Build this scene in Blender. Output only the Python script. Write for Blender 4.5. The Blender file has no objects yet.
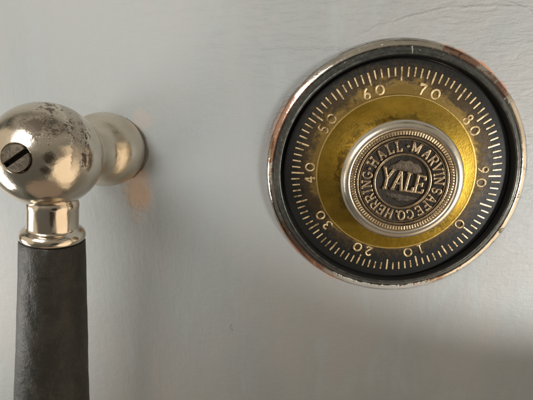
import bpy, bmesh, math, random
from mathutils import Vector, Matrix
random.seed(7)
# Everything is laid out in "dial radii": x right, y up, h out of the safe door towards the viewer.
S = 0.042                                   # one dial radius in metres
scene = bpy.context.scene
COL = scene.collection
R = math.radians
def W(x, y, h): return Vector((x*S, -h*S, y*S))

# ------------------------------------------------------------------ camera
PITCH, YAW = 0.2475429665776107, 0.08981180104059328
CAM = (-0.7186006140505725, 0.5749191815547691, 3.2220030080092394)
cx, sx = math.cos(-PITCH), math.sin(-PITCH); cy, sy = math.cos(YAW), math.sin(YAW)
Rx = Matrix(((1,0,0),(0,cx,-sx),(0,sx,cx))); Ry = Matrix(((cy,0,sy),(0,1,0),(-sy,0,cy)))
TOW = Matrix(((1,0,0),(0,0,-1),(0,1,0)))    # (x,y,h) -> world
cam_d = bpy.data.cameras.new('camera'); cam = bpy.data.objects.new('camera', cam_d); COL.objects.link(cam)
cam_d.sensor_width = 36; cam_d.lens = 36*400/533; cam_d.clip_start = 0.002; cam_d.clip_end = 50
M = (TOW @ (Ry @ Rx)).to_4x4(); M.translation = W(*CAM); cam.matrix_world = M
scene.camera = cam

# ------------------------------------------------------------------ node helper
class G:
    def __init__(s, tree): s.t = tree; s.n = tree.nodes; s.l = tree.links
    def node(s, ty, **kw):
        n = s.n.new(ty)
        for k, v in kw.items(): setattr(n, k, v)
        return n
    def put(s, sock, v):
        if isinstance(v, bpy.types.NodeSocket): s.l.new(v, sock)
        elif isinstance(v, (tuple, list)) and sock.type == 'RGBA' and len(v) == 3: sock.default_value = (*v, 1)
        else: sock.default_value = v
    def m(s, op, a, b=0.0, c=0.0, clamp=False):
        n = s.node('ShaderNodeMath', operation=op, use_clamp=clamp)
        s.put(n.inputs[0], a); s.put(n.inputs[1], b); s.put(n.inputs[2], c); return n.outputs[0]
    def v(s, op, a, b=(0,0,0)):
        n = s.node('ShaderNodeVectorMath', operation=op)
        s.put(n.inputs[0], a)
        if op == 'SCALE': s.put(n.inputs[3], b)
        else: s.put(n.inputs[1], b)
        return n.outputs['Value'] if op in ('DOT_PRODUCT','LENGTH','DISTANCE') else n.outputs[0]
    def sm(s, x, a, b, lo=0.0, hi=1.0):
        n = s.node('ShaderNodeMapRange', interpolation_type='SMOOTHSTEP')
        s.put(n.inputs[0], x); s.put(n.inputs[1], a); s.put(n.inputs[2], b); s.put(n.inputs[3], lo); s.put(n.inputs[4], hi); return n.outputs[0]
    def mix(s, f, a, b, bt='MIX'):
        n = s.node('ShaderNodeMix', data_type='RGBA', blend_type=bt)
        s.put(n.inputs[0], f); s.put(n.inputs[6], a); s.put(n.inputs[7], b); return n.outputs[2]
    def noise(s, vec, scale, detail=4, rough=.55, dist=0, sc=(1,1,1), rot=(0,0,0), off=(0,0,0)):
        mp = s.node('ShaderNodeMapping'); s.put(mp.inputs[0], vec); mp.inputs['Scale'].default_value = sc
        mp.inputs['Rotation'].default_value = rot; mp.inputs['Location'].default_value = off
        n = s.node('ShaderNodeTexNoise'); s.put(n.inputs['Vector'], mp.outputs[0])
        n.inputs['Scale'].default_value = scale; n.inputs['Detail'].default_value = detail
        n.inputs['Roughness'].default_value = rough; n.inputs['Distortion'].default_value = dist
        return n.outputs[0]
    def ramp(s, f, stops, interp='LINEAR'):
        n = s.node('ShaderNodeValToRGB'); cr = n.color_ramp; cr.interpolation = interp; s.put(n.inputs[0], f)
        while len(cr.elements) > 1: cr.elements.remove(cr.elements[-1])
        for i, (p, c) in enumerate(stops):
            e = cr.elements[0] if i == 0 else cr.elements.new(p)
            e.position = p; e.color = (*c, 1)
        return n.outputs[0]
    def sep(s, v):
        n = s.node('ShaderNodeSeparateXYZ'); s.put(n.inputs[0], v); return n.outputs[0], n.outputs[1], n.outputs[2]

# ------------------------------------------------------------------ world: the dim warm room round the safe, seen only in the metal
world = bpy.data.worlds.new('World'); scene.world = world; world.use_nodes = True
g = G(world.node_tree); g.n.clear()
tc = g.node('ShaderNodeTexCoord'); dx, dy, dz = g.sep(g.v('NORMALIZE', tc.outputs['Generated']))
dh = g.m('MULTIPLY', dy, -1.0)
D = tc.outputs['Generated']
phi = g.m('FRACT', g.m('ADD', g.m('DIVIDE', g.m('ARCTAN2', dz, dx), 2*math.pi), 1.0))
wob = g.noise(D, 5, 3, .6)
phiw = g.m('ADD', phi, g.m('MULTIPLY', g.m('SUBTRACT', wob, .5), .03))
cream=(1.5,1.2,.85); dark=(.03,.028,.022); grey=(.33,.33,.29); red=(.42,.10,.05); pink=(.75,.45,.32); pale=(.62,.55,.45)
side = g.ramp(phiw, [(0,cream),(.05,cream),(.07,grey),(.12,pale),(.15,dark),(.17,pale),(.205,dark),(.235,grey),(.27,pale),
    (.32,grey),(.35,pale),(.385,dark),(.40,grey),(.44,dark),(.46,pale),(.49,dark),(.53,grey),(.56,dark),(.60,dark),(.64,grey),
    (.675,dark),(.70,grey),(.745,pale),(.76,dark),(.79,dark),(.803,dark),(.812,cream)])
front = g.ramp(g.m('MULTIPLY_ADD', dz, .5, .5), [(0,(.15,.145,.13)),(.3,(.21,.20,.175)),(.5,(.235,.21,.175)),(.62,(.40,.355,.29)),(.8,(.51,.46,.385)),(1,(.46,.42,.36))])
env = g.mix(g.sm(dh, .25, .55), side, front)
def blob(c, r0, r1):       # c in (x,y,h)
    w = Vector((c[0], -c[2], c[1])).normalized()
    return g.sm(g.m('ADD', g.v('DOT_PRODUCT', g.v('NORMALIZE', D), tuple(w)), g.m('MULTIPLY', g.m('SUBTRACT', wob, .5), .05)), math.cos(r0), math.cos(r1))
env = g.mix(blob((-.95,.25,.55), R(34), R(26)), env, (1.15,1.0,.78))     # window on the left
env = g.mix(blob((.75,-.15,.75), R(20), R(14)), env, (.60,.52,.41))
DK = (.045,.035,.027)
env = g.mix(blob((.62,0,.8), R(14), R(11)), env, DK)                     # the dark figure of whoever looks
env = g.mix(blob((.80,-.30,.50), R(14), R(11)), env, DK)
env = g.mix(blob((.36,-.40,.82), R(10), R(7)), env, DK)
env = g.mix(blob((.45,-.66,.60), R(9), R(6)), env, (.85,.72,.52))
env = g.mix(blob((1,-.50,.30), R(30), R(26)), env, (2.3,1.85,1.35))         # bright cream patch added on the lower right for the rim's reflection
env = g.mix(blob((0,-1,.35), R(30), R(22)), env, (.5,.38,.28))
bg = g.node('ShaderNodeBackground'); g.put(bg.inputs[0], env); bg.inputs[1].default_value = 0.60
g.l.new(bg.outputs[0], g.node('ShaderNodeOutputWorld').inputs[0])

# ------------------------------------------------------------------ lamps
def aim(o, a, b):
    o.location = W(*a); o.rotation_euler = (W(*b)-W(*a)).to_track_quat('-Z', 'Y').to_euler()
ld = bpy.data.lights.new('room_lamp', 'AREA'); ld.shape = 'RECTANGLE'; ld.size = 2.5*S; ld.size_y = 2.0*S
ld.energy = 0.45; ld.color = (1,.97,.925)
lo = bpy.data.objects.new('room_lamp', ld); COL.objects.link(lo); aim(lo, (-3.4,3.2,4.5), (-2.0,.7,0))
sd = bpy.data.lights.new('added_side_spot', 'SPOT'); sd.energy = 1.6; sd.color = (1,1,.98); sd.shadow_soft_size = .3*S
sd.spot_size = R(55); sd.spot_blend = .18  # added spot; its cone edge stands in for a shadow edge at lower right
so = bpy.data.objects.new('added_side_spot', sd); COL.objects.link(so); aim(so, (3.7,-.85,2.5), (1.55,.22,0))

wd = bpy.data.lights.new('left_light', 'AREA'); wd.shape = 'RECTANGLE'; wd.size = 1.2*S; wd.size_y = 1.9*S
wd.energy = 0.145; wd.color = (1,.97,.925)  # added soft light, low and close to the door, brightening beside the lever
wo = bpy.data.objects.new('left_light', wd); COL.objects.link(wo); aim(wo, (-5.1,-1.2,1.7), (-3.0,-.7,0))

scene.view_settings.view_transform = 'Standard'; scene.view_settings.look = 'None'
scene.view_settings.exposure = 0; scene.view_settings.gamma = 1
scene.render.engine = 'CYCLES'; scene.cycles.max_bounces = 8

# ------------------------------------------------------------------ materials
def mat(name):
    m = bpy.data.materials.new(name); m.use_nodes = True; g = G(m.node_tree); g.n.clear()
    out = g.node('ShaderNodeOutputMaterial'); b = g.node('ShaderNodeBsdfPrincipled'); g.l.new(b.outputs[0], out.inputs[0])
    tc = g.node('ShaderNodeTexCoord'); p = g.v('SCALE', tc.outputs['Object'], 1/S)   # dial radii, (x, -h, y)
    return m, g, b, p
def bump(g, b, height, dist, strength=1.0, normal=None):
    n = g.node('ShaderNodeBump'); n.inputs['Distance'].default_value = dist*S; n.inputs['Strength'].default_value = strength
    g.put(n.inputs['Height'], height)
    if normal is not None: g.l.new(normal, n.inputs['Normal'])
    g.l.new(n.outputs[0], b.inputs['Normal']); return n.outputs[0]

def mat_door():
    m, g, b, p = mat('grey_enamel_paint')
    x, _, y = g.sep(p)
    n1 = g.noise(p, .9, 4, .6, sc=(1.2,1,.6)); n2 = g.noise(p, 2.6, 5, .6, .4, sc=(1.5,1,.5), off=(3,1,7)); n3 = g.noise(p, 14, 6, .7)
    col = g.mix(g.sm(n1, .36, .62), (.300,.313,.311), (.335,.329,.316))
    col = g.mix(g.sm(n2, .52, .74, 0, .45), col, (.375,.335,.312))
    col = g.mix(g.sm(n2, .48, .3, 0, .6), col, (.335,.36,.36))
    # colour shifts bluer round the lever handle
    d = g.v('DISTANCE', p, (-2.3, 0, .1)); col = g.mix(g.sm(d, 2.6, .3, 0, .8), col, (.298,.325,.335))
    col = g.mix(g.m('MULTIPLY', n3, .16), col, (.27,.27,.25))
    # primer showing where paint is worn off round the metal
    nn = g.noise(p, 7, 5, .7, .5)
    dr = g.v('LENGTH', g.v('MULTIPLY', p, (1,0,1)))
    ang = g.m('ARCTAN2', y, x)
    arc1 = g.sm(g.m('ABSOLUTE', g.m('SUBTRACT', ang, 2.70)), .36, .08)
    e1 = g.m('MULTIPLY', g.sm(g.m('SUBTRACT', dr, g.m('MULTIPLY', nn, .11)), 0.985, .95), arc1)
    col = g.mix(g.m('MULTIPLY',e1,.6), col, (.46,.30,.23))
    arc2 = g.sm(g.m('ABSOLUTE', g.m('SUBTRACT', ang, -2.30)), .55, .25)
    col = g.mix(g.m('MULTIPLY', g.sm(g.m('SUBTRACT', dr, g.m('MULTIPLY', nn, .07)), .982, .968), arc2), col, (.46,.2,.12))
    arc3 = g.sm(g.m('ABSOLUTE', g.m('SUBTRACT', ang, .9)), .5, .2)
    col = g.mix(g.m('MULTIPLY', g.sm(g.m('SUBTRACT', dr, g.m('MULTIPLY', nn, .06)), .987, .97), arc3), col, (.42,.2,.12))
    q = g.v('MULTIPLY', g.v('SUBTRACT', p, (-2.115, 0, -.165)), (1.0,0,.55))
    e2 = g.sm(g.m('ADD', g.v('LENGTH', q), g.m('MULTIPLY', g.m('SUBTRACT', g.noise(p, 5, 5, .6, .3, off=(2,2,6)), .5), .22)), .165, .05)
    col = g.mix(g.m('MULTIPLY', e2, .8), col, (.42,.285,.185))
    q = g.v('MULTIPLY', g.v('SUBTRACT', p, (-2.04, 0, .40)), (1.0,0,1))
    e3 = g.sm(g.m('ADD', g.v('LENGTH', q), g.m('MULTIPLY', g.m('SUBTRACT', nn, .5), .14)), .1, .06)
    col = g.mix(g.m('MULTIPLY', e3, .35), col, (.42,.34,.28))
    # contact shade painted into the colour at handle foot and dial rim
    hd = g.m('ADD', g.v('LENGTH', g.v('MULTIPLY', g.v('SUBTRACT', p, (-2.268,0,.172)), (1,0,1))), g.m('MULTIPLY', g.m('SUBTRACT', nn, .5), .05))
    cshade = g.m('MAXIMUM', g.sm(hd, .280, .266), g.sm(g.m('ADD', dr, g.m('MULTIPLY', g.m('SUBTRACT', nn, .5), .03)), 1.014, 1.000))
    col = g.mix(g.m('MULTIPLY', cshade, .75), col, (.075,.06,.045))
    spk = g.sm(g.noise(p, 34, 3, .6, off=(7,7,7)), .765, .79); col = g.mix(g.m('MULTIPLY', spk, .6), col, (.16,.14,.115))
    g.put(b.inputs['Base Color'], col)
    g.put(b.inputs['Roughness'], g.m('MULTIPLY_ADD', n3, .2, .50)); b.inputs['Specular IOR Level'].default_value = .24
    # brush marks: upright fine strokes, curved heavy ones towards the upper right
    v1 = g.noise(p, 26, 3, .6, .3, sc=(1.6,1,.16)); v2 = g.noise(p, 9, 3, .6, .6, sc=(1.3,1,.22), off=(1,2,3))
    h1 = g.noise(p, 15, 4, .62, 1.2, sc=(.4,1,1.5), rot=(0,R(-20),0)); h2 = g.noise(p, 15, 4, .62, 1.2, sc=(.4,1,1.5), rot=(0,R(38),0))
    ur = g.sm(g.m('ADD', x, g.m('MULTIPLY', y, 1.2)), -1.5, 1.6)
    lump = g.mix(g.sm(n1, .42, .58), h1, h2)
    hh = g.m('ADD', g.m('MULTIPLY', g.m('MULTIPLY_ADD', v1, .08, g.m('MULTIPLY', v2, .16)), g.m('SUBTRACT', 1.05, g.m('MULTIPLY',ur,.7))), g.m('MULTIPLY', lump, g.m('MULTIPLY_ADD', ur, .98, .12)))
    hh = g.m('ADD', hh, g.m('MULTIPLY', n3, .34))
    big = g.noise(p, 2.2, 2, .5, .3, off=(5,0,2))
    hh = g.m('ADD', hh, g.m('MULTIPLY', big, .4))
    hh = g.m('SUBTRACT', hh, g.m('MULTIPLY', g.m('ADD', e1, e2), .5))
    wv = g.m('MULTIPLY', g.m('SUBTRACT', n2, .5), .10)
    for (ax_, ay_, rad, c0, c1, aw, amp) in ((.55,-.9,2.12,1.15,1.75,.5,.32),(.1,-.3,1.66,.65,1.15,.3,.28),(.7,3.2,2.25,-1.6,-1.1,.3,.35),(-.9,-3.6,4.55,1.2,1.5,.2,.35),(-1.30,-1.45,.035,2.2,4.2,.3,-.45)):
        q = g.v('MULTIPLY', g.v('SUBTRACT', p, (ax_,0,ay_)), (1,0,1)); qx, _, qy = g.sep(q)
        an = g.m('ARCTAN2', qy, qx) if c1 < math.pi else g.m('MULTIPLY', g.m('FRACT', g.m('ADD', g.m('DIVIDE', g.m('ARCTAN2', qy, qx), 2*math.pi), 1)), 2*math.pi)
        wl = .016 if rad > .1 else .008
        ln = g.sm(g.m('ABSOLUTE', g.m('SUBTRACT', g.m('ADD', g.v('LENGTH', q), wv if rad > .1 else 0.0), rad)), wl, 0.0)
        mk = g.m('MULTIPLY', g.sm(an, c0, c0+aw), g.sm(an, c1+aw, c1))
        hh = g.m('ADD', hh, g.m('MULTIPLY', g.m('MULTIPLY', ln, mk), amp))
    bump(g, b, hh, .020, .75)
    return m
def metal(name, c1, c2, rough=.16, rvar=.15, bscale=3, bdist=.004, spots=None, spotcol=(.05,.035,.025), fine=.0):
    m, g, b, p = mat(name)
    n1 = g.noise(p, bscale, 4, .6); n2 = g.noise(p, 30, 5, .7)
    col = g.mix(g.sm(n1, .35, .65), c1, c2); rg = g.m('MULTIPLY_ADD', n2, rvar, rough)
    met = 1.0
    hgt = g.m('MULTIPLY_ADD', n2, fine, n1)
    if spots:
        k = spots(g, p); col = g.mix(k, col, spotcol); rg = g.m('MULTIPLY_ADD', k, .25, rg); met = g.m('MULTIPLY_ADD', k, -.55, 1.0)
        hgt = g.m('MULTIPLY_ADD', k, -.5, hgt)
    g.put(b.inputs['Base Color'], col); g.put(b.inputs['Roughness'], rg); g.put(b.inputs['Metallic'], met)
    bump(g, b, hgt, bdist, .8)
    return m
def ball_spots(g, p):      # local to the ball centre
    f = g.noise(p, 17, 8, .74, .5); f2 = g.noise(p, 48, 6, .75, .3, off=(2,5,1))
    def near(c, r0, r1): return g.sm(g.v('DISTANCE', p, (c[0], -c[2], c[1])), r0, r1)
    dd = g.m('ADD', g.v('DISTANCE', p, (.085,-.260,.185)), g.m('MULTIPLY', g.m('SUBTRACT', f2, .5), .20))
    k = g.sm(dd, .050, .038)
    z1 = near((.10,.18,.24), .21, .05); z2 = near((.27,.14,.12), .17, .06); z3 = near((.10,.27,.10), .17, .04); z4 = near((.29,-.02,.13), .10, .03)
    zone = g.m('MAXIMUM', g.m('MAXIMUM', z1, g.m('MAXIMUM', z2, z4)), z3)
    th = g.m('MULTIPLY_ADD', zone, -.19, .72)
    k2 = g.m('MULTIPLY', g.sm(g.m('SUBTRACT', f, th), 0, .025), g.sm(zone, 0, .15))
    k3 = g.m('MULTIPLY', g.sm(g.m('SUBTRACT', f2, g.m('MULTIPLY_ADD', zone, -.16, .70)), 0, .02), g.sm(zone, 0, .12))
    st = g.m('MULTIPLY', g.sm(g.m('ADD', g.m('ABSOLUTE', g.m('SUBTRACT', g.v('DISTANCE', p, (-.25, -.28, 0.05)), .545)), g.m('MULTIPLY', g.m('SUBTRACT', f2, .5), .06)), .040, .022), .45)
    k = g.m('MAXIMUM', k, g.m('MULTIPLY', st, g.sm(g.sep(p)[2], -.12, .02)))
    return g.m('MAXIMUM', k, g.m('MAXIMUM', k2, k3))
def soft_spots(th):
    def f(g, p):
        return g.m('MULTIPLY', g.sm(g.noise(p, 13, 7, .75, .6), th, th+.06), .85)
    return f
def simple(name, c, rough=.5, metallic=0.0, var=.25, scale=20, bd=.004):
    m, g, b, p = mat(name)
    n = g.noise(p, scale, 5, .65)
    g.put(b.inputs['Base Color'], g.mix(g.sm(n, .3, .7), tuple(v*(1-var) for v in c), tuple(min(1,v*(1+var)) for v in c)))
    b.inputs['Roughness'].default_value = rough; b.inputs['Metallic'].default_value = metallic
    bump(g, b, n, bd, .7); return m
def mat_grip():
    m, g, b, p = mat('black_grip_rubber')
    v1 = g.noise(p, 9, 5, .65, .4, sc=(1.1,1.1,.8)); v2 = g.noise(p, 30, 6, .7); v3 = g.noise(p, 12, 6, .8, 1, off=(4,4,4))
    col = g.mix(g.sm(v1, .35, .7), (.017,.0165,.013), (.032,.030,.024))
    col = g.mix(g.sm(v3, .62, .70, 0, .7), col, (.085,.077,.06))
    g.put(b.inputs['Base Color'], col); g.put(b.inputs['Roughness'], g.m('MULTIPLY_ADD', v2, .3, .36))
    bump(g, b, g.m('ADD', v1, g.m('MULTIPLY', v2, .28)), .020, .7); b.inputs['Specular IOR Level'].default_value = .35; return m
def mat_plate():
    m, g, b, p = mat('worn_black_enamel_on_brass')
    r = g.v('LENGTH', g.v('MULTIPLY', p, (1,0,1)))
    n = g.noise(p, 8, 9, .8, .5); n2 = g.noise(p, 40, 4, .7)
    x, _, y = g.sep(p)
    up = g.m('ADD', g.m('MULTIPLY', y, .10), g.m('MULTIPLY', x, -.02))
    wear = g.sm(g.m('ADD', g.m('SUBTRACT', g.m('MULTIPLY_ADD', g.m('SUBTRACT', n, .5), .42, .640), r), g.m('MULTIPLY', up, .8)), -.03, .05)
    brown = g.sm(g.m('ADD', g.m('SUBTRACT', g.m('MULTIPLY_ADD', g.m('SUBTRACT', n2, .5), .34, .73), r), up), -.05, .07)
    col = g.mix(brown, (.010,.010,.009), (.055,.038,.02)); col = g.mix(wear, col, (.22,.145,.045))
    g.put(b.inputs['Base Color'], col); g.put(b.inputs['Metallic'], g.m('MAXIMUM', g.m('MULTIPLY', brown, .45), wear))
    g.put(b.inputs['Roughness'], g.m('MULTIPLY_ADD', n, .3, .40)); b.inputs['Specular IOR Level'].default_value = .22
    bump(g, b, g.m('SUBTRACT', n2, wear), .003, .6); return m
def mat_brass():
    m, g, b, p = mat('tarnished_brass')
    n = g.noise(p, 4, 6, .65, .5); n2 = g.noise(p, 30, 6, .75); n3 = g.noise(p, 11, 8, .8, .8, off=(9,2,1))
    r = g.v('LENGTH', g.v('MULTIPLY', p, (1,0,1)))
    col = g.mix(g.sm(n, .35, .65), (.29,.175,.018), (.37,.23,.03))
    col = g.mix(g.sm(n2, .5, .75, 0, .5), col, (.24,.15,.04))
    col = g.mix(g.m('MULTIPLY', g.sm(g.m('ADD', n3, g.sm(r, .54, .42, 0, .22)), .62, .74), .8), col, (.07,.045,.012))
    col = g.mix(g.m('MULTIPLY', g.sm(g.noise(p, 2.2, 4, .6, .6, off=(1,4,2)), .45, .65), .5), col, (.20,.135,.03))
    x, _, y = g.sep(p); col = g.mix(g.sm(g.m('ADD', n3, g.m('MULTIPLY', g.v('DISTANCE', p, (.36,-.08,-.38)), -1.4)), .40, .50, 0, .7), col, (.08,.055,.02))
    col = g.mix(g.sm(r, .594, .600), col, (.62,.45,.17))
    g.put(b.inputs['Base Color'], col); b.inputs['Metallic'].default_value = .92
    g.put(b.inputs['Roughness'], g.m('MULTIPLY_ADD', n2, .25, .26))
    # fine turned rings
    w = g.noise(g.v('MULTIPLY', g.node('ShaderNodeCombineXYZ').outputs[0], (0,0,0)), 1, 0)
    cmb = g.node('ShaderNodeCombineXYZ'); g.put(cmb.inputs[0], g.m('MULTIPLY', r, 60.0)); ring = g.noise(cmb.outputs[0], 1.5, 3, .6)
    bump(g, b, g.m('ADD', g.m('MULTIPLY', ring, .5), n2), .0025, .8); return m
def mat_bezel():
    m, g, b, p = mat('nickel_plated_bezel')
    r = g.v('LENGTH', g.v('MULTIPLY', p, (1,0,1))); x, _, y = g.sep(p); ang = g.m('ARCTAN2', y, x)
    n = g.noise(p, 5, 5, .65, .4); n2 = g.noise(p, 26, 6, .75)
    plate = g.mix(g.sm(n, .35, .65), (.62,.57,.48), (.74,.69,.60))
    band = g.mix(g.sm(n2, .4, .65), (.055,.056,.050), (.11,.108,.095))
    inner = g.sm(g.m('ADD', r, g.m('MULTIPLY', g.m('SUBTRACT', n, .5), .012)), .953, .949)
    col = g.mix(inner, plate, band)
    cn = g.noise(p, 6, 6, .7, .8, off=(3,3,8)); cu = 0.0
    for a0, hw in ((2.72,.38),(-2.36,.32),(-1.18,.13),(.98,.22)):
        cu = g.m('MAXIMUM', cu, g.sm(g.m('ADD', g.m('ABSOLUTE', g.m('SUBTRACT', ang, a0)), g.m('MULTIPLY', g.m('SUBTRACT', cn, .5), 2.2)), hw, hw-.10))
    cu = g.m('MULTIPLY', cu, g.m('SUBTRACT', 1.0, inner)); col = g.mix(g.m('MULTIPLY',cu,.75), col, (.42,.185,.115))
    dk = g.m('MULTIPLY', g.sm(g.noise(p, 4.2, 7, .72, .7, off=(8,1,5)), .59, .63), g.m('SUBTRACT', 1.0, inner)); col = g.mix(g.m('MULTIPLY', dk, .85), col, (.06,.052,.042))
    blk = g.sm(r, .892, .886); col = g.mix(blk, col, (.014,.014,.013))
    # old grey paint slopped on the lower rim
    pz = g.m('MULTIPLY', g.sm(g.m('ABSOLUTE', g.m('SUBTRACT', ang, -1.62)), .55, .2), g.sm(g.m('ADD', r, g.m('MULTIPLY', g.m('SUBTRACT', g.noise(p, 13, 6, .75), .5), .16)), .95, .965))
    chip = g.m('MULTIPLY', g.sm(g.noise(p, 22, 6, .75, off=(1,7,3)), .64, .66), g.sm(r, .90, .92))
    paint = g.m('MAXIMUM', pz, g.m('MULTIPLY', chip, .8))
    col = g.mix(paint, col, (.40,.39,.36))
    g.put(b.inputs['Base Color'], col)
    g.put(b.inputs['Metallic'], g.m('SUBTRACT', 1.0, g.m('MAXIMUM', paint, g.m('MAXIMUM', blk, g.m('MULTIPLY', inner, .25)))))
    g.put(b.inputs['Roughness'], g.m('ADD', g.m('MULTIPLY_ADD', n2, .14, .07), g.m('MULTIPLY', g.m('MAXIMUM', paint, g.m('MULTIPLY', inner, .6)), .35)))
    bump(g, b, g.m('ADD', g.m('ADD', g.m('MULTIPLY', n, 1.2), g.m('MULTIPLY', n2, .06)), g.m('MULTIPLY', paint, .8)), .005, .7); return m
def mat_mark():
    m, g, b, p = mat('pale_gold_filling')
    n = g.noise(p, 24, 5, .7)
    g.put(b.inputs['Base Color'], g.mix(g.sm(n, .46, .60), (.64,.48,.265), (.22,.145,.06)))
    b.inputs['Roughness'].default_value = .42; b.inputs['Metallic'].default_value = .35; return m

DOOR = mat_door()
NICKEL_BALL = metal('worn_nickel_ball', (.63,.56,.455), (.70,.635,.53), .11, .10, 4, .006, ball_spots, (.11,.085,.062), .12)
NICKEL = metal('worn_nickel', (.58,.505,.39), (.66,.59,.48), .17, .14, 5, .006, soft_spots(.66), (.14,.10,.07), .1)
NICKEL_C = metal('polished_nickel_collar', (.66,.575,.47), (.74,.665,.56), .10, .1, 4, .003, soft_spots(.7), (.12,.08,.06), .05)
NICKEL_K = metal('satin_nickel_knob', (.76,.68,.55), (.83,.76,.64), .2, .12, 5, .003, soft_spots(.72), (.12,.09,.06), .1)
STEEL = metal('dull_steel_screw', (.12,.10,.078), (.22,.185,.14), .3, .2, 9, .005, soft_spots(.50), (.06,.05,.035), .5)
SLOT = simple('dark_slot', (.02,.016,.012), .7)
GRIP = mat_grip(); PLATE = mat_plate(); BRASS = mat_brass(); BEZEL = mat_bezel(); MARK = mat_mark()
FIELD = simple('dark_oxidised_bronze', (.016,.011,.006), .65, .5, .4, 40, .008)
LETTER = simple('rubbed_bronze', (.30,.215,.13), .36, .85, .3, 45, .006)
LETTER2 = simple('rubbed_bronze_rim', (.26,.19,.115), .33, .85, .3, 25, .004)
PATINA = simple('brown_bronze_patina', (.07,.05,.03), .55, .4, .45, 30, .02)
PATINA2 = simple('dark_brown_patina', (.04,.029,.019), .5, .4, .5, 34, .02)
BEAD = simple('beaded_bronze', (.42,.32,.20), .32, .9, .2, 30, .004)
WHITE = simple('pale_scratch', (.40,.39,.34), .5, .2)

# ------------------------------------------------------------------ mesh helpers (coordinates in dial radii, local to the thing)
def link(name, bm, m, parent=None, sharp=40, loc=None):
    me = bpy.data.meshes.new(name); bmesh.ops.recalc_face_normals(bm, faces=bm.faces)
    for f in bm.faces: f.smooth = True
    bm.to_mesh(me); bm.free()
    me.set_sharp_from_angle(angle=R(sharp)); me.materials.append(m)
    o = bpy.data.objects.new(name, me); COL.objects.link(o)
    if parent: o.parent = parent
    if loc: o.location = W(*loc)
    return o
def L(x, y, h): return Vector((x*S, -h*S, y*S))
def frame(axis):
    a = Vector(axis).normalized(); t = Vector((0,1,0)) if abs(a.y) < .9 else Vector((1,0,0))
    u = a.cross(t).normalized(); return u, a.cross(u), a
def lathe(bm, prof, org=(0,0,0), axis=(0,0,1), n=160, wob=None):
    """prof: [(r, t)] along axis; r=0 closes to a point"""
    u, v, a = frame(axis); o = Vector(org); rings = []
    for r, t in prof:
        if r < 1e-6: rings.append([bm.verts.new(L(*(o+a*t)))]); continue
        ring = []
        for i in range(n):
            th = 2*math.pi*i/n; rr = r*(1+(wob(th, t) if wob else 0))
            ring.append(bm.verts.new(L(*(o+a*t+u*rr*math.cos(th)+v*rr*math.sin(th)))))
        rings.append(ring)
    for A, B in zip(rings, rings[1:]):
        if len(A) == 1 and len(B) == 1: continue
        for i in range(n):
            j = (i+1) % n
            if len(A) == 1: bm.faces.new((A[0], B[i], B[j]))
            elif len(B) == 1: bm.faces.new((A[i], A[j], B[0]))
            else: bm.faces.new((A[i], A[j], B[j], B[i]))
def arc(cx, cy, r, a0, a1, n):   # profile points
    return [(cx+r*math.cos(R(a0+(a1-a0)*i/n)), cy+r*math.sin(R(a0+(a1-a0)*i/n))) for i in range(n+1)]
def ridge(bm, pts, w, base, top, closed=False, nsec=6):
    """a raised rounded stroke along 2-D points (x, y), from height base to top"""
    P = [Vector(p) for p in pts]; n = len(P); rings = []
    for i in range(n):
        if closed: a, b = P[i-1], P[(i+1) % n]
        else: a, b = P[max(i-1,0)], P[min(i+1,n-1)]
        d = (b-a); d.normalize()
        if 0 < i < n-1 or closed:
            d1 = (P[i]-P[i-1]).normalized(); k = max(.55, abs(d.dot(d1)))
        else: k = 1
        nn = Vector((-d.y, d.x)); ring = []
        for s in range(nsec+1):
            th = math.pi*s/nsec; c = math.cos(th); q = math.sin(th)**.6
            ring.append(bm.verts.new(L(P[i].x+nn.x*c*w/2/k, P[i].y+nn.y*c*w/2/k, base+(top-base)*q)))
        rings.append(ring)
    m = n if closed else n-1
    for i in range(m):
        A, B = rings[i], rings[(i+1) % n]
        for s in range(nsec): bm.faces.new((A[s], A[s+1], B[s+1], B[s]))
    if not closed:
        for A in (rings[0], rings[-1]): bm.faces.new(A)
def circ(cx, cy, rx, ry, a0, a1, n=12):
    return [(cx+rx*math.cos(R(a0+(a1-a0)*i/n)), cy+ry*math.sin(R(a0+(a1-a0)*i/n))) for i in range(n+1)]
def sf(x, y, w=.17): return [(x-w, y), (x+w, y)]
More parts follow.
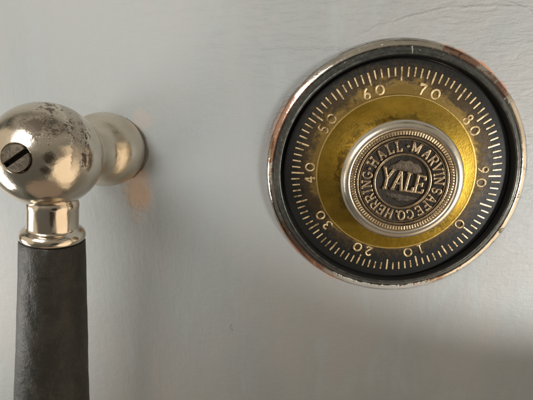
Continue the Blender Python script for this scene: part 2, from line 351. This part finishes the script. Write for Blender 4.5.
GL = {   # serif capitals, height 1: (width, strokes)
 'H': (.86, [[(.16,0),(.16,1)],[(.70,0),(.70,1)],[(.16,.5),(.70,.5)],sf(.16,0,.15),sf(.16,1,.15),sf(.70,0,.15),sf(.70,1,.15)]),
 'E': (.74, [[(.16,0),(.16,1)],[(.02,1),(.66,1),(.66,.80)],[(.02,0),(.68,0),(.68,.22)],[(.16,.5),(.52,.5)],[(.52,.62),(.52,.38)]]),
 'F': (.70, [[(.16,0),(.16,1)],[(.02,1),(.66,1),(.66,.78)],[(.16,.5),(.52,.5)],[(.52,.62),(.52,.38)],sf(.16,0)]),
 'L': (.70, [[(.18,0),(.18,1)],sf(.18,1),[(.02,0),(.66,0),(.66,.26)]]),
 'I': (.34, [[(.17,0),(.17,1)],sf(.17,0),sf(.17,1)]),
 'N': (.90, [[(.16,0),(.16,1)],[(.16,1),(.74,0)],[(.74,0),(.74,1)],sf(.16,0,.14),sf(.12,1,.12),sf(.74,1,.14)]),
 'M': (1.04,[[(.16,0),(.16,1)],[(.16,1),(.52,.12)],[(.52,.12),(.88,1)],[(.88,1),(.88,0)],sf(.16,0,.14),sf(.12,1,.1),sf(.92,1,.1),sf(.88,0,.14)]),
 'A': (.88, [[(.12,0),(.44,1)],[(.44,1),(.76,0)],[(.24,.34),(.64,.34)],sf(.12,0,.13),sf(.76,0,.13)]),
 'V': (.88, [[(.12,1),(.44,0)],[(.44,0),(.76,1)],sf(.12,1,.13),sf(.76,1,.13)]),
 'Y': (.86, [[(.10,1),(.43,.48)],[(.43,.48),(.76,1)],[(.43,.5),(.43,0)],sf(.10,1,.13),sf(.76,1,.13),sf(.43,0)]),
 'R': (.84, [[(.16,0),(.16,1)],[(.02,1),(.45,1)]+circ(.45,.74,.25,.26,80,-90,8)+[(.16,.48)],[(.42,.48),(.72,0)],sf(.16,0,.14),[(.66,0),(.84,0)]]),
 'G': (.86, [circ(.44,.5,.36,.5,52,318,16)+[(.71,.42)],[(.50,.44),(.84,.44)],[(.68,.92),(.68,.70)]]),
 'C': (.80, [circ(.44,.5,.36,.5,50,310,16),[(.67,.95),(.67,.70)],[(.67,.05),(.67,.28)]]),
 'O': (.84, ['O']),
 'S': (.70, [circ(.35,.74,.25,.26,20,270,10)+circ(.35,.26,.27,.26,90,-160,10)[1:],[(.60,.98),(.60,.72)],[(.08,.02),(.08,.28)]]),
 '.': (.30, ['.']), '*': (.34, ['*']),
}
def stroke_map(bm, st, f, w, base, top):
    if isinstance(st, str) and st == 'O': ridge(bm, [f(a,b) for a,b in circ(.42,.5,.34,.5,0,360,20)[:-1]], w, base, top, True); return
    if isinstance(st, str):
        c = f(.15,.06) if st == '.' else f(.17,.5)
        for k in range(2):
            a = k*math.pi/2+.6; dd = Vector((math.cos(a), math.sin(a)))*w*.45
            ridge(bm, [tuple(Vector(c)-dd), tuple(Vector(c)+dd)], w*1.1, base, top)
        return
    pts = []
    for a, b in zip(st, st[1:]):
        k = 3 if len(st) < 4 else 1
        for i in range(k): t = i/k; pts.append((a[0]+(b[0]-a[0])*t, a[1]+(b[1]-a[1])*t))
    pts.append(st[-1]); ridge(bm, [f(*p) for p in pts], w, base, top*random.uniform(.985,1.0)+base*0)

# ------------------------------------------------------------------ setting: the painted steel door
def door():
    bm = bmesh.new()
    prof_r = .25; X0, X1, Y0, Y1, T = -9.0, 8.0, -10.0, 8.0, 2.4
    def loop(inset, h):
        return [bm.verts.new(L(x, y, h)) for x, y in ((X0+inset,Y0+inset),(X1-inset,Y0+inset),(X1-inset,Y1-inset),(X0+inset,Y1-inset))]
    rings = [loop(0,-T)] + [loop(prof_r*(1-math.cos(R(a))), -prof_r+prof_r*math.sin(R(a))) for a in range(0, 91, 15)]
    for A, B in zip(rings, rings[1:]):
        for i in range(4): bm.faces.new((A[i], A[(i+1)%4], B[(i+1)%4], B[i]))
    bm.faces.new(rings[0]); bm.faces.new(rings[-1])
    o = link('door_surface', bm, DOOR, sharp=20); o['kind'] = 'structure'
    o['label'] = 'blue-grey brush-painted steel safe door behind the handle and dial'
door()

# ------------------------------------------------------------------ thing 1: lever handle
HO = Vector((-2.268, .172, 0)); BC = Vector((-2.313, .231, .85)); ax = (BC-HO).normalized()
lever = bpy.data.objects.new('lever_handle', None); COL.objects.link(lever); lever.location = W(*HO)
lever.empty_display_size = .01
lever['label'] = 'worn nickel lever handle with ball joint and black grip, hanging at the left'; lever['category'] = 'door handle'
bm = bmesh.new()
prof = [(.10,-.05),(.255,-.02),(.262,.012),(.266,.03),(.274,.055)]
prof += [(.286,.10),(.292,.15),(.290,.20),(.281,.25),(.264,.295),(.238,.335),(.213,.37),(.199,.405),(.194,.45),(.196,.50),(.204,.56),(.20,.62),(.1,.70)]
lathe(bm, prof, (0,0,0), ax, 128)
base = link('spindle_base', bm, NICKEL, lever, 50)
# ball: own coordinates centred on the ball
def rel(v): return tuple(Vector(v)-HO)
RB = .328
bm = bmesh.new()
dsc = Vector((0.0, 0.0, 1.0)); dsc = Vector((0,0,1))
# the screw sits in a flat counterbore on the front
hole = math.degrees(math.asin(.082/RB))
prof = [(0, RB*math.cos(R(hole))-.045), (.079, RB*math.cos(R(hole))-.045), (.081, RB*math.cos(R(hole))-.006)]
prof += [(RB*math.sin(R(a)), RB*math.cos(R(a))) for a in [hole+1.2+i*(179-hole-1.2)/70 for i in range(71)]] + [(0,-RB)]
lathe(bm, prof, (0,0,0), dsc, 144)
ball = link('ball_joint', bm, NICKEL_BALL, lever, 35, rel(BC))
ball.rotation_euler = Vector((0,-1,0)).rotation_difference(Vector((.085,-1,.085))).to_euler()
bm = bmesh.new(); z = RB*math.cos(R(hole))
# screw head: two half discs either side of the slot
sa = R(33); rr = .075
for sgn in (1, -1):
    pts = []
    off = .015
    for i in range(25):
        t = math.pi*i/24; x_, y_ = rr*math.cos(t), sgn*(off+ (rr-off)*math.sin(t)); pts.append((x_, y_))
    top = [bm.verts.new(L(x_*math.cos(sa)-y_*math.sin(sa), x_*math.sin(sa)+y_*math.cos(sa), z+.010-.10*(x_*x_+y_*y_)+.003)) for x_, y_ in pts]
    bot = [bm.verts.new(L(x_*math.cos(sa)-y_*math.sin(sa), x_*math.sin(sa)+y_*math.cos(sa), z-.05)) for x_, y_ in pts]
    bm.faces.new(top)
    for i in range(25): bm.faces.new((top[i-1], top[i], bot[i], bot[i-1]))
screw = link('screw', bm, STEEL, ball, 30)
bmesh_b = bmesh.new()
lathe(bmesh_b, [(0,z-.030),(.074,z-.030),(.074,z-.043),(0,z-.043)], (0,0,0), (0,0,1), 48)
link('screw_slot', bmesh_b, SLOT, screw, 30)
# collar, flange and grip run down the lever axis
LA = Vector((-2.5297+2.3465, -1.6005+.27, 0)).normalized()
start = Vector((-2.278, .226, .85)) - HO
def lv(t): return t
bm = bmesh.new()
prof = [(.12,.22),(.149,.285),(.155,.30),(.1565,.32),(.1545,.34),(.1545,.460),(.157,.470),(.166,.477),(.180,.486),(.192,.500),(.198,.517),(.1985,.530),(.195,.542),(.188,.548),(.17,.551),(.09,.556)]
lathe(bm, prof, start, LA, 128)
link('collar', bm, NICKEL_C, lever, 50)
bm = bmesh.new()
def gw(th, t): return .010*math.sin(2*th+t*1.2)+.006*math.sin(5*th+2+t*4)+.004*math.sin(9*th+t*11)+.0025*math.sin(13*th+t*31)
gp = [(.09,.549),(.18,.551),(.1925,.555),(.1965,.567),(.198,.60)]
tt = .68
for i in range(1, 121):
    t = .68+i*(3.05-.68)/120; gp.append((.199+.043*(t-.64), t))
gp += [(.295,3.09),(.275,3.15),(.21,3.20),(.1,3.23),(0,3.235)]
lathe(bm, gp, start, LA, 160, gw)
for v in bm.verts:            # two chips in the top edge
    for c, rad, dep in ((rel((-2.52,-.37,.86)),.050,.022),(rel((-2.30,-.335,1.045)),.028,.010)):
        d = (v.co-L(*c)).length/S
        if d < rad:
            ctr = L(*(start+LA*max(.56,(Vector((v.co.x/S,v.co.z/S,-v.co.y/S))-start).dot(LA))))
            v.co += (ctr-v.co).normalized()*dep*S*(1-(d/rad)**2)
link('grip', bm, GRIP, lever, 50)

# ------------------------------------------------------------------ thing 2: combination dial
dial = bpy.data.objects.new('combination_dial', None); COL.objects.link(dial); dial.location = W(0,0,0); dial.empty_display_size = .01
dial['label'] = 'round safe combination dial with brass centre, numbered black ring and lettered nickel knob'; dial['category'] = 'combination dial'
bm = bmesh.new()
prof = [(.86,-.03),(.99,-.03),(1.0,0),(1.0,.012)] + [(.998,.0185),(.993,.0225),(.985,.0268),(.975,.0318),(.965,.036),(.957,.0382),(.953,.0375),(.950,.034),(.947,.038),(.930,.062),(.912,.083),(.905,.091),(.900,.094),(.896,.094),(.891,.091),(.887,.084),(.884,.05),(.880,.0),(.86,-.01),(.86,-.03)]
lathe(bm, prof, n=220, wob=lambda th, t: .0012*math.sin(3*th+1)+.0008*math.sin(7*th))
bezel = link('bezel_ring', bm, BEZEL, dial, 38)
bm = bmesh.new(); ridge(bm, [(.052,.893),(.055,.925)], .010, .05, .098); ridge(bm, [(.055,.925),(.057,.945)], .008, .03, .075)
link('index_mark', bm, WHITE, bezel)
def ph(r): return .034+(.875-r)*(.075-.034)/(.875-.606) if r > .606 else .075      # cone of the numbered plate
bm = bmesh.new()
prof = [(.40,.02),(.40,.074),(.606,.075)] + [(r, ph(r)) for r in (.65,.70,.75,.80,.84,.860)] + [(.872,.028),(.876,.012),(.87,-.01),(.40,-.01),(.40,.02)]
lathe(bm, prof, n=200); plate = link('dial_plate', bm, PLATE, dial, 25)
# graduations: 100 ticks, every fifth one long
bm = bmesh.new()
for k in range(100):
    a = R(90-(k-65)*3.6)+random.uniform(-.002,.002); ca, sa2 = math.cos(a), math.sin(a)
    r1 = .803+random.uniform(-.003,.003); r0 = (.706 if k % 5 == 0 else .737)+random.uniform(-.004,.004)
    w = .0138 if k % 5 else .0158; nn = Vector((-sa2, ca))
    rings = []
    for r in (r0, r0+(r1-r0)*.35, r0+(r1-r0)*.7, r1):
        ww = w*(.9 if r == r0 else 1.0); hb = ph(r)
        rings.append([bm.verts.new(L(ca*r+nn.x*ww*c/2, sa2*r+nn.y*ww*c/2, hb+e)) for c, e in ((-1,-.004),(-.75,.003),(0,.0042),(.75,.003),(1,-.004))])
    for A, B in zip(rings, rings[1:]):
        for i in range(4): bm.faces.new((A[i], A[i+1], B[i+1], B[i]))
    bm.faces.new(rings[0]); bm.faces.new(rings[-1])
link('graduation_marks', bm, MARK, plate, 60)
NUM = {
 '0': ['C'],
 '1': [[(.30,0),(.30,.96)],[(.10,0),(.50,0)],[(.12,.80),(.30,.96)]],
 '2': [circ(.30,.70,.23,.26,165,-20,9)+[(.42,.46),(.08,.04)],[(.06,.04),(.56,.04)],[(.56,.04),(.58,.2)]],
 '3': [circ(.29,.74,.20,.22,160,-80,9),circ(.29,.26,.24,.26,95,-160,11)],
 '4': [[(.42,0),(.42,.98)],[(.42,.98),(.04,.32)],[(.04,.32),(.60,.32)],[(.30,0),(.54,0)]],
 '5': [[(.52,.98),(.16,.98)],[(.16,.98),(.12,.55)],circ(.29,.29,.25,.29,130,-155,12)],
 '6': [circ(.30,.27,.23,.26,0,360,14),[(.47,.97),(.27,.80),(.12,.52),(.08,.30)]],
 '7': [[(.06,.80),(.06,.95),(.54,.95)],[(.54,.95),(.30,.45),(.24,0)]],
 '8': [circ(.30,.75,.18,.21,0,360,12),circ(.30,.27,.24,.27,0,360,14)],
 '9': [circ(.30,.71,.23,.26,0,360,14),[(.13,.02),(.33,.18),(.48,.46),(.52,.68)]],
}
def numeral(text, k):
    bm = bmesh.new(); a = 90-(k-65)*3.6; H = .080; adv = .101
    rb = .620
    n = len(text)
    for i, chx in enumerate(text):
        off = (i-(n-1)/2)*adv
        aa = R(a) - off/(rb+H/2); ux = Vector((math.sin(aa), -math.cos(aa))); uy = Vector((math.cos(aa), math.sin(aa)))
        sc = H*(.98 if chx != '0' else .95)
        for st in NUM[chx]:
            def f(x_, y_): 
                q = uy*(rb+y_*sc)+ux*(x_-.30)*sc*1.12; return (q.x, q.y)
            hb = ph(rb+H/2)
            if st == ['C'] or st == 'C':
                ridge(bm, [f(p_, q_) for p_, q_ in circ(.30,.48,.34,.44,0,360,20)[:-1]], .0165, hb-.006, hb+.0085, True)
            else: ridge(bm, [f(p_, q_) for p_, q_ in st], .0155, hb-.006, hb+.0085+random.uniform(-.0006,.0006))
    return link('numeral', bm, MARK, plate, 60)
for k in range(0, 100, 10): numeral(str(k), k)
# brass disc with its lip
bm = bmesh.new()
lathe(bm, [(.30,.06),(.606,.06),(.609,.070),(.608,.082),(.604,.087),(.598,.087),(.594,.083),(.585,.083),(.50,.090),(.455,.096),(.43,.101),(.30,.104),(.30,.06)], n=200)
link('brass_disc', bm, BRASS, dial, 30)
# knob
bm = bmesh.new()
prof = [(.30,.08),(.408,.085),(.412,.10),(.405,.115),(.404,.20),(.410,.235),(.424,.255)] + arc(.408,.292,.030,-50,40,8) + [(.421,.326),(.411,.335),(.400,.341),(.390,.3435),(.381,.343),(.374,.339),(.369,.332),(.366,.322),(.30,.320),(0,.320)]
lathe(bm, prof, n=200); knob = link('knob', bm, NICKEL_K, dial, 40)
MC = Vector((0,0))
# beaded border
bm = bmesh.new(); NB = 112
lathe(bm, [(.331,.318),(.333,.328),(.337,.331),(.358,.331),(.362,.328),(.364,.318)], n=160)
for i in range(NB):
    a = 2*math.pi*i/NB; c, s_ = math.cos(a), math.sin(a)
    ridge(bm, [(c*.334, s_*.334),(c*.341, s_*.341),(c*.354, s_*.354),(c*.360, s_*.360)], .0125, .327, .3395, nsec=5)
link('beaded_border', bm, BEAD, knob, 60)
bm = bmesh.new()
lathe(bm, [(.331,.315),(.330,.3255),(.21,.3245),(.205,.3225),(0,.3225),(0,.315),(.331,.315)], n=128)
med = link('medallion', bm, FIELD, knob, 30)
bm = bmesh.new()
for r, w, hh in ((.318,.018,.337),(.299,.010,.332),(.196,.019,.336)):
    lathe(bm, [(r+w/2,.320),(r+w/2*.8,hh-.003),(r+w/4,hh),(r-w/4,hh),(r-w/2*.8,hh-.003),(r-w/2,.320)], n=144)
# the three rings belong to the medallion as one moulded border
link('ring_border', bm, LETTER2, med, 60)
ANG = [('*',4.5),('M',18),('A',37.7),('R',52.5),('V',66.5),('I',77),('N',88),('S',105),('A',120.5),('F',134),('E',147.5),('C',163.5),('O',177.5),('.',186),
       ('H',197.5),('E',212),('R',226),('R',240.5),('I',252),('N',264.5),('G',279.5),('*',290.5),('H',302),('A',319.8),('L',335.5),('L',350)]
bm = bmesh.new(); r0, Hh = .2205, .066
for chx, ad in ANG:
    wd, sts = GL[chx]; rm = r0+Hh*.5
    for st in sts:
        def f(x_, y_):
            aa = R(90-ad) - (x_-wd/2)*Hh*.98/rm; rr_ = r0+y_*Hh; return (rr_*math.cos(aa), rr_*math.sin(aa))
        stroke_map(bm, st, f, .0155 if isinstance(st, list) else .018, .3225, .3345)
link('ring_lettering', bm, LETTER, med, 60)
# the four big letters across the middle
bm = bmesh.new(); xs = 0.0; ca, sa3 = math.cos(R(-9.5)), math.sin(R(-9.5)); cx0 = -.163; total = .330
wid = {'Y':.86,'A':.88,'L':.70,'E':.74}; tw = sum(wid.values())+.10
xpos = 0
for chx in 'YALE':
    wd, sts = GL[chx]
    for st in sts:
        def f(x_, y_):
            X = cx0+total*(xpos+x_)/tw; t = (xpos+x_)/tw; Hy = .150-.036*t; Y = (y_-.5)*Hy+.002
            return (X*ca-Y*sa3+.010, X*sa3+Y*ca-.001)
        stroke_map(bm, st, f, .0225, .3215, .339)
    xpos += wd-.02
link('centre_lettering', bm, LETTER, med, 60)
# low relief above and below the letters
def mound(pts, m, top, name):
    bm = bmesh.new(); c = bm.verts.new(L(sum(p[0] for p in pts)/len(pts), sum(p[1] for p in pts)/len(pts), top)); cp = Vector((sum(p[0] for p in pts)/len(pts), sum(p[1] for p in pts)/len(pts)))
    prev = None; rings = []
    for k, e in ((1.0,.3215),(.94,top-.0035),(.8,top-.001),(.4,top)):
        rings.append([bm.verts.new(L(*( (cp+(Vector(p)-cp)*k) ), e+random.uniform(-.0006,.0006))) for p in pts])
    for A, B in zip(rings, rings[1:]):
        for i in range(len(pts)): bm.faces.new((A[i-1], A[i], B[i], B[i-1]))
    for i in range(len(pts)): bm.faces.new((rings[-1][i-1], rings[-1][i], c))
    return link(name, bm, m, med, 60)
up = [(-.105,.085)]+[( -.105+.235*t, .085+.068*math.sin(math.pi*t)**.6+.006*math.sin(t*23)) for t in [i/18 for i in range(1,18)]]+[(.135,.068),(.10,.052),(.04,.068),(-.03,.078)]
mound(up, PATINA, .332, 'upper_relief')
dn = [(-.135,-.085),(-.06,-.080),(.02,-.098),(.10,-.115),(.120,-.128)]+[(.10-.21*t, -.135-.03*math.sin(math.pi*t)-.01*t*0+.006*math.sin(t*19)+.035*t) for t in [i/14 for i in range(0,15)]]
mound(dn, PATINA2, .329, 'lower_relief')
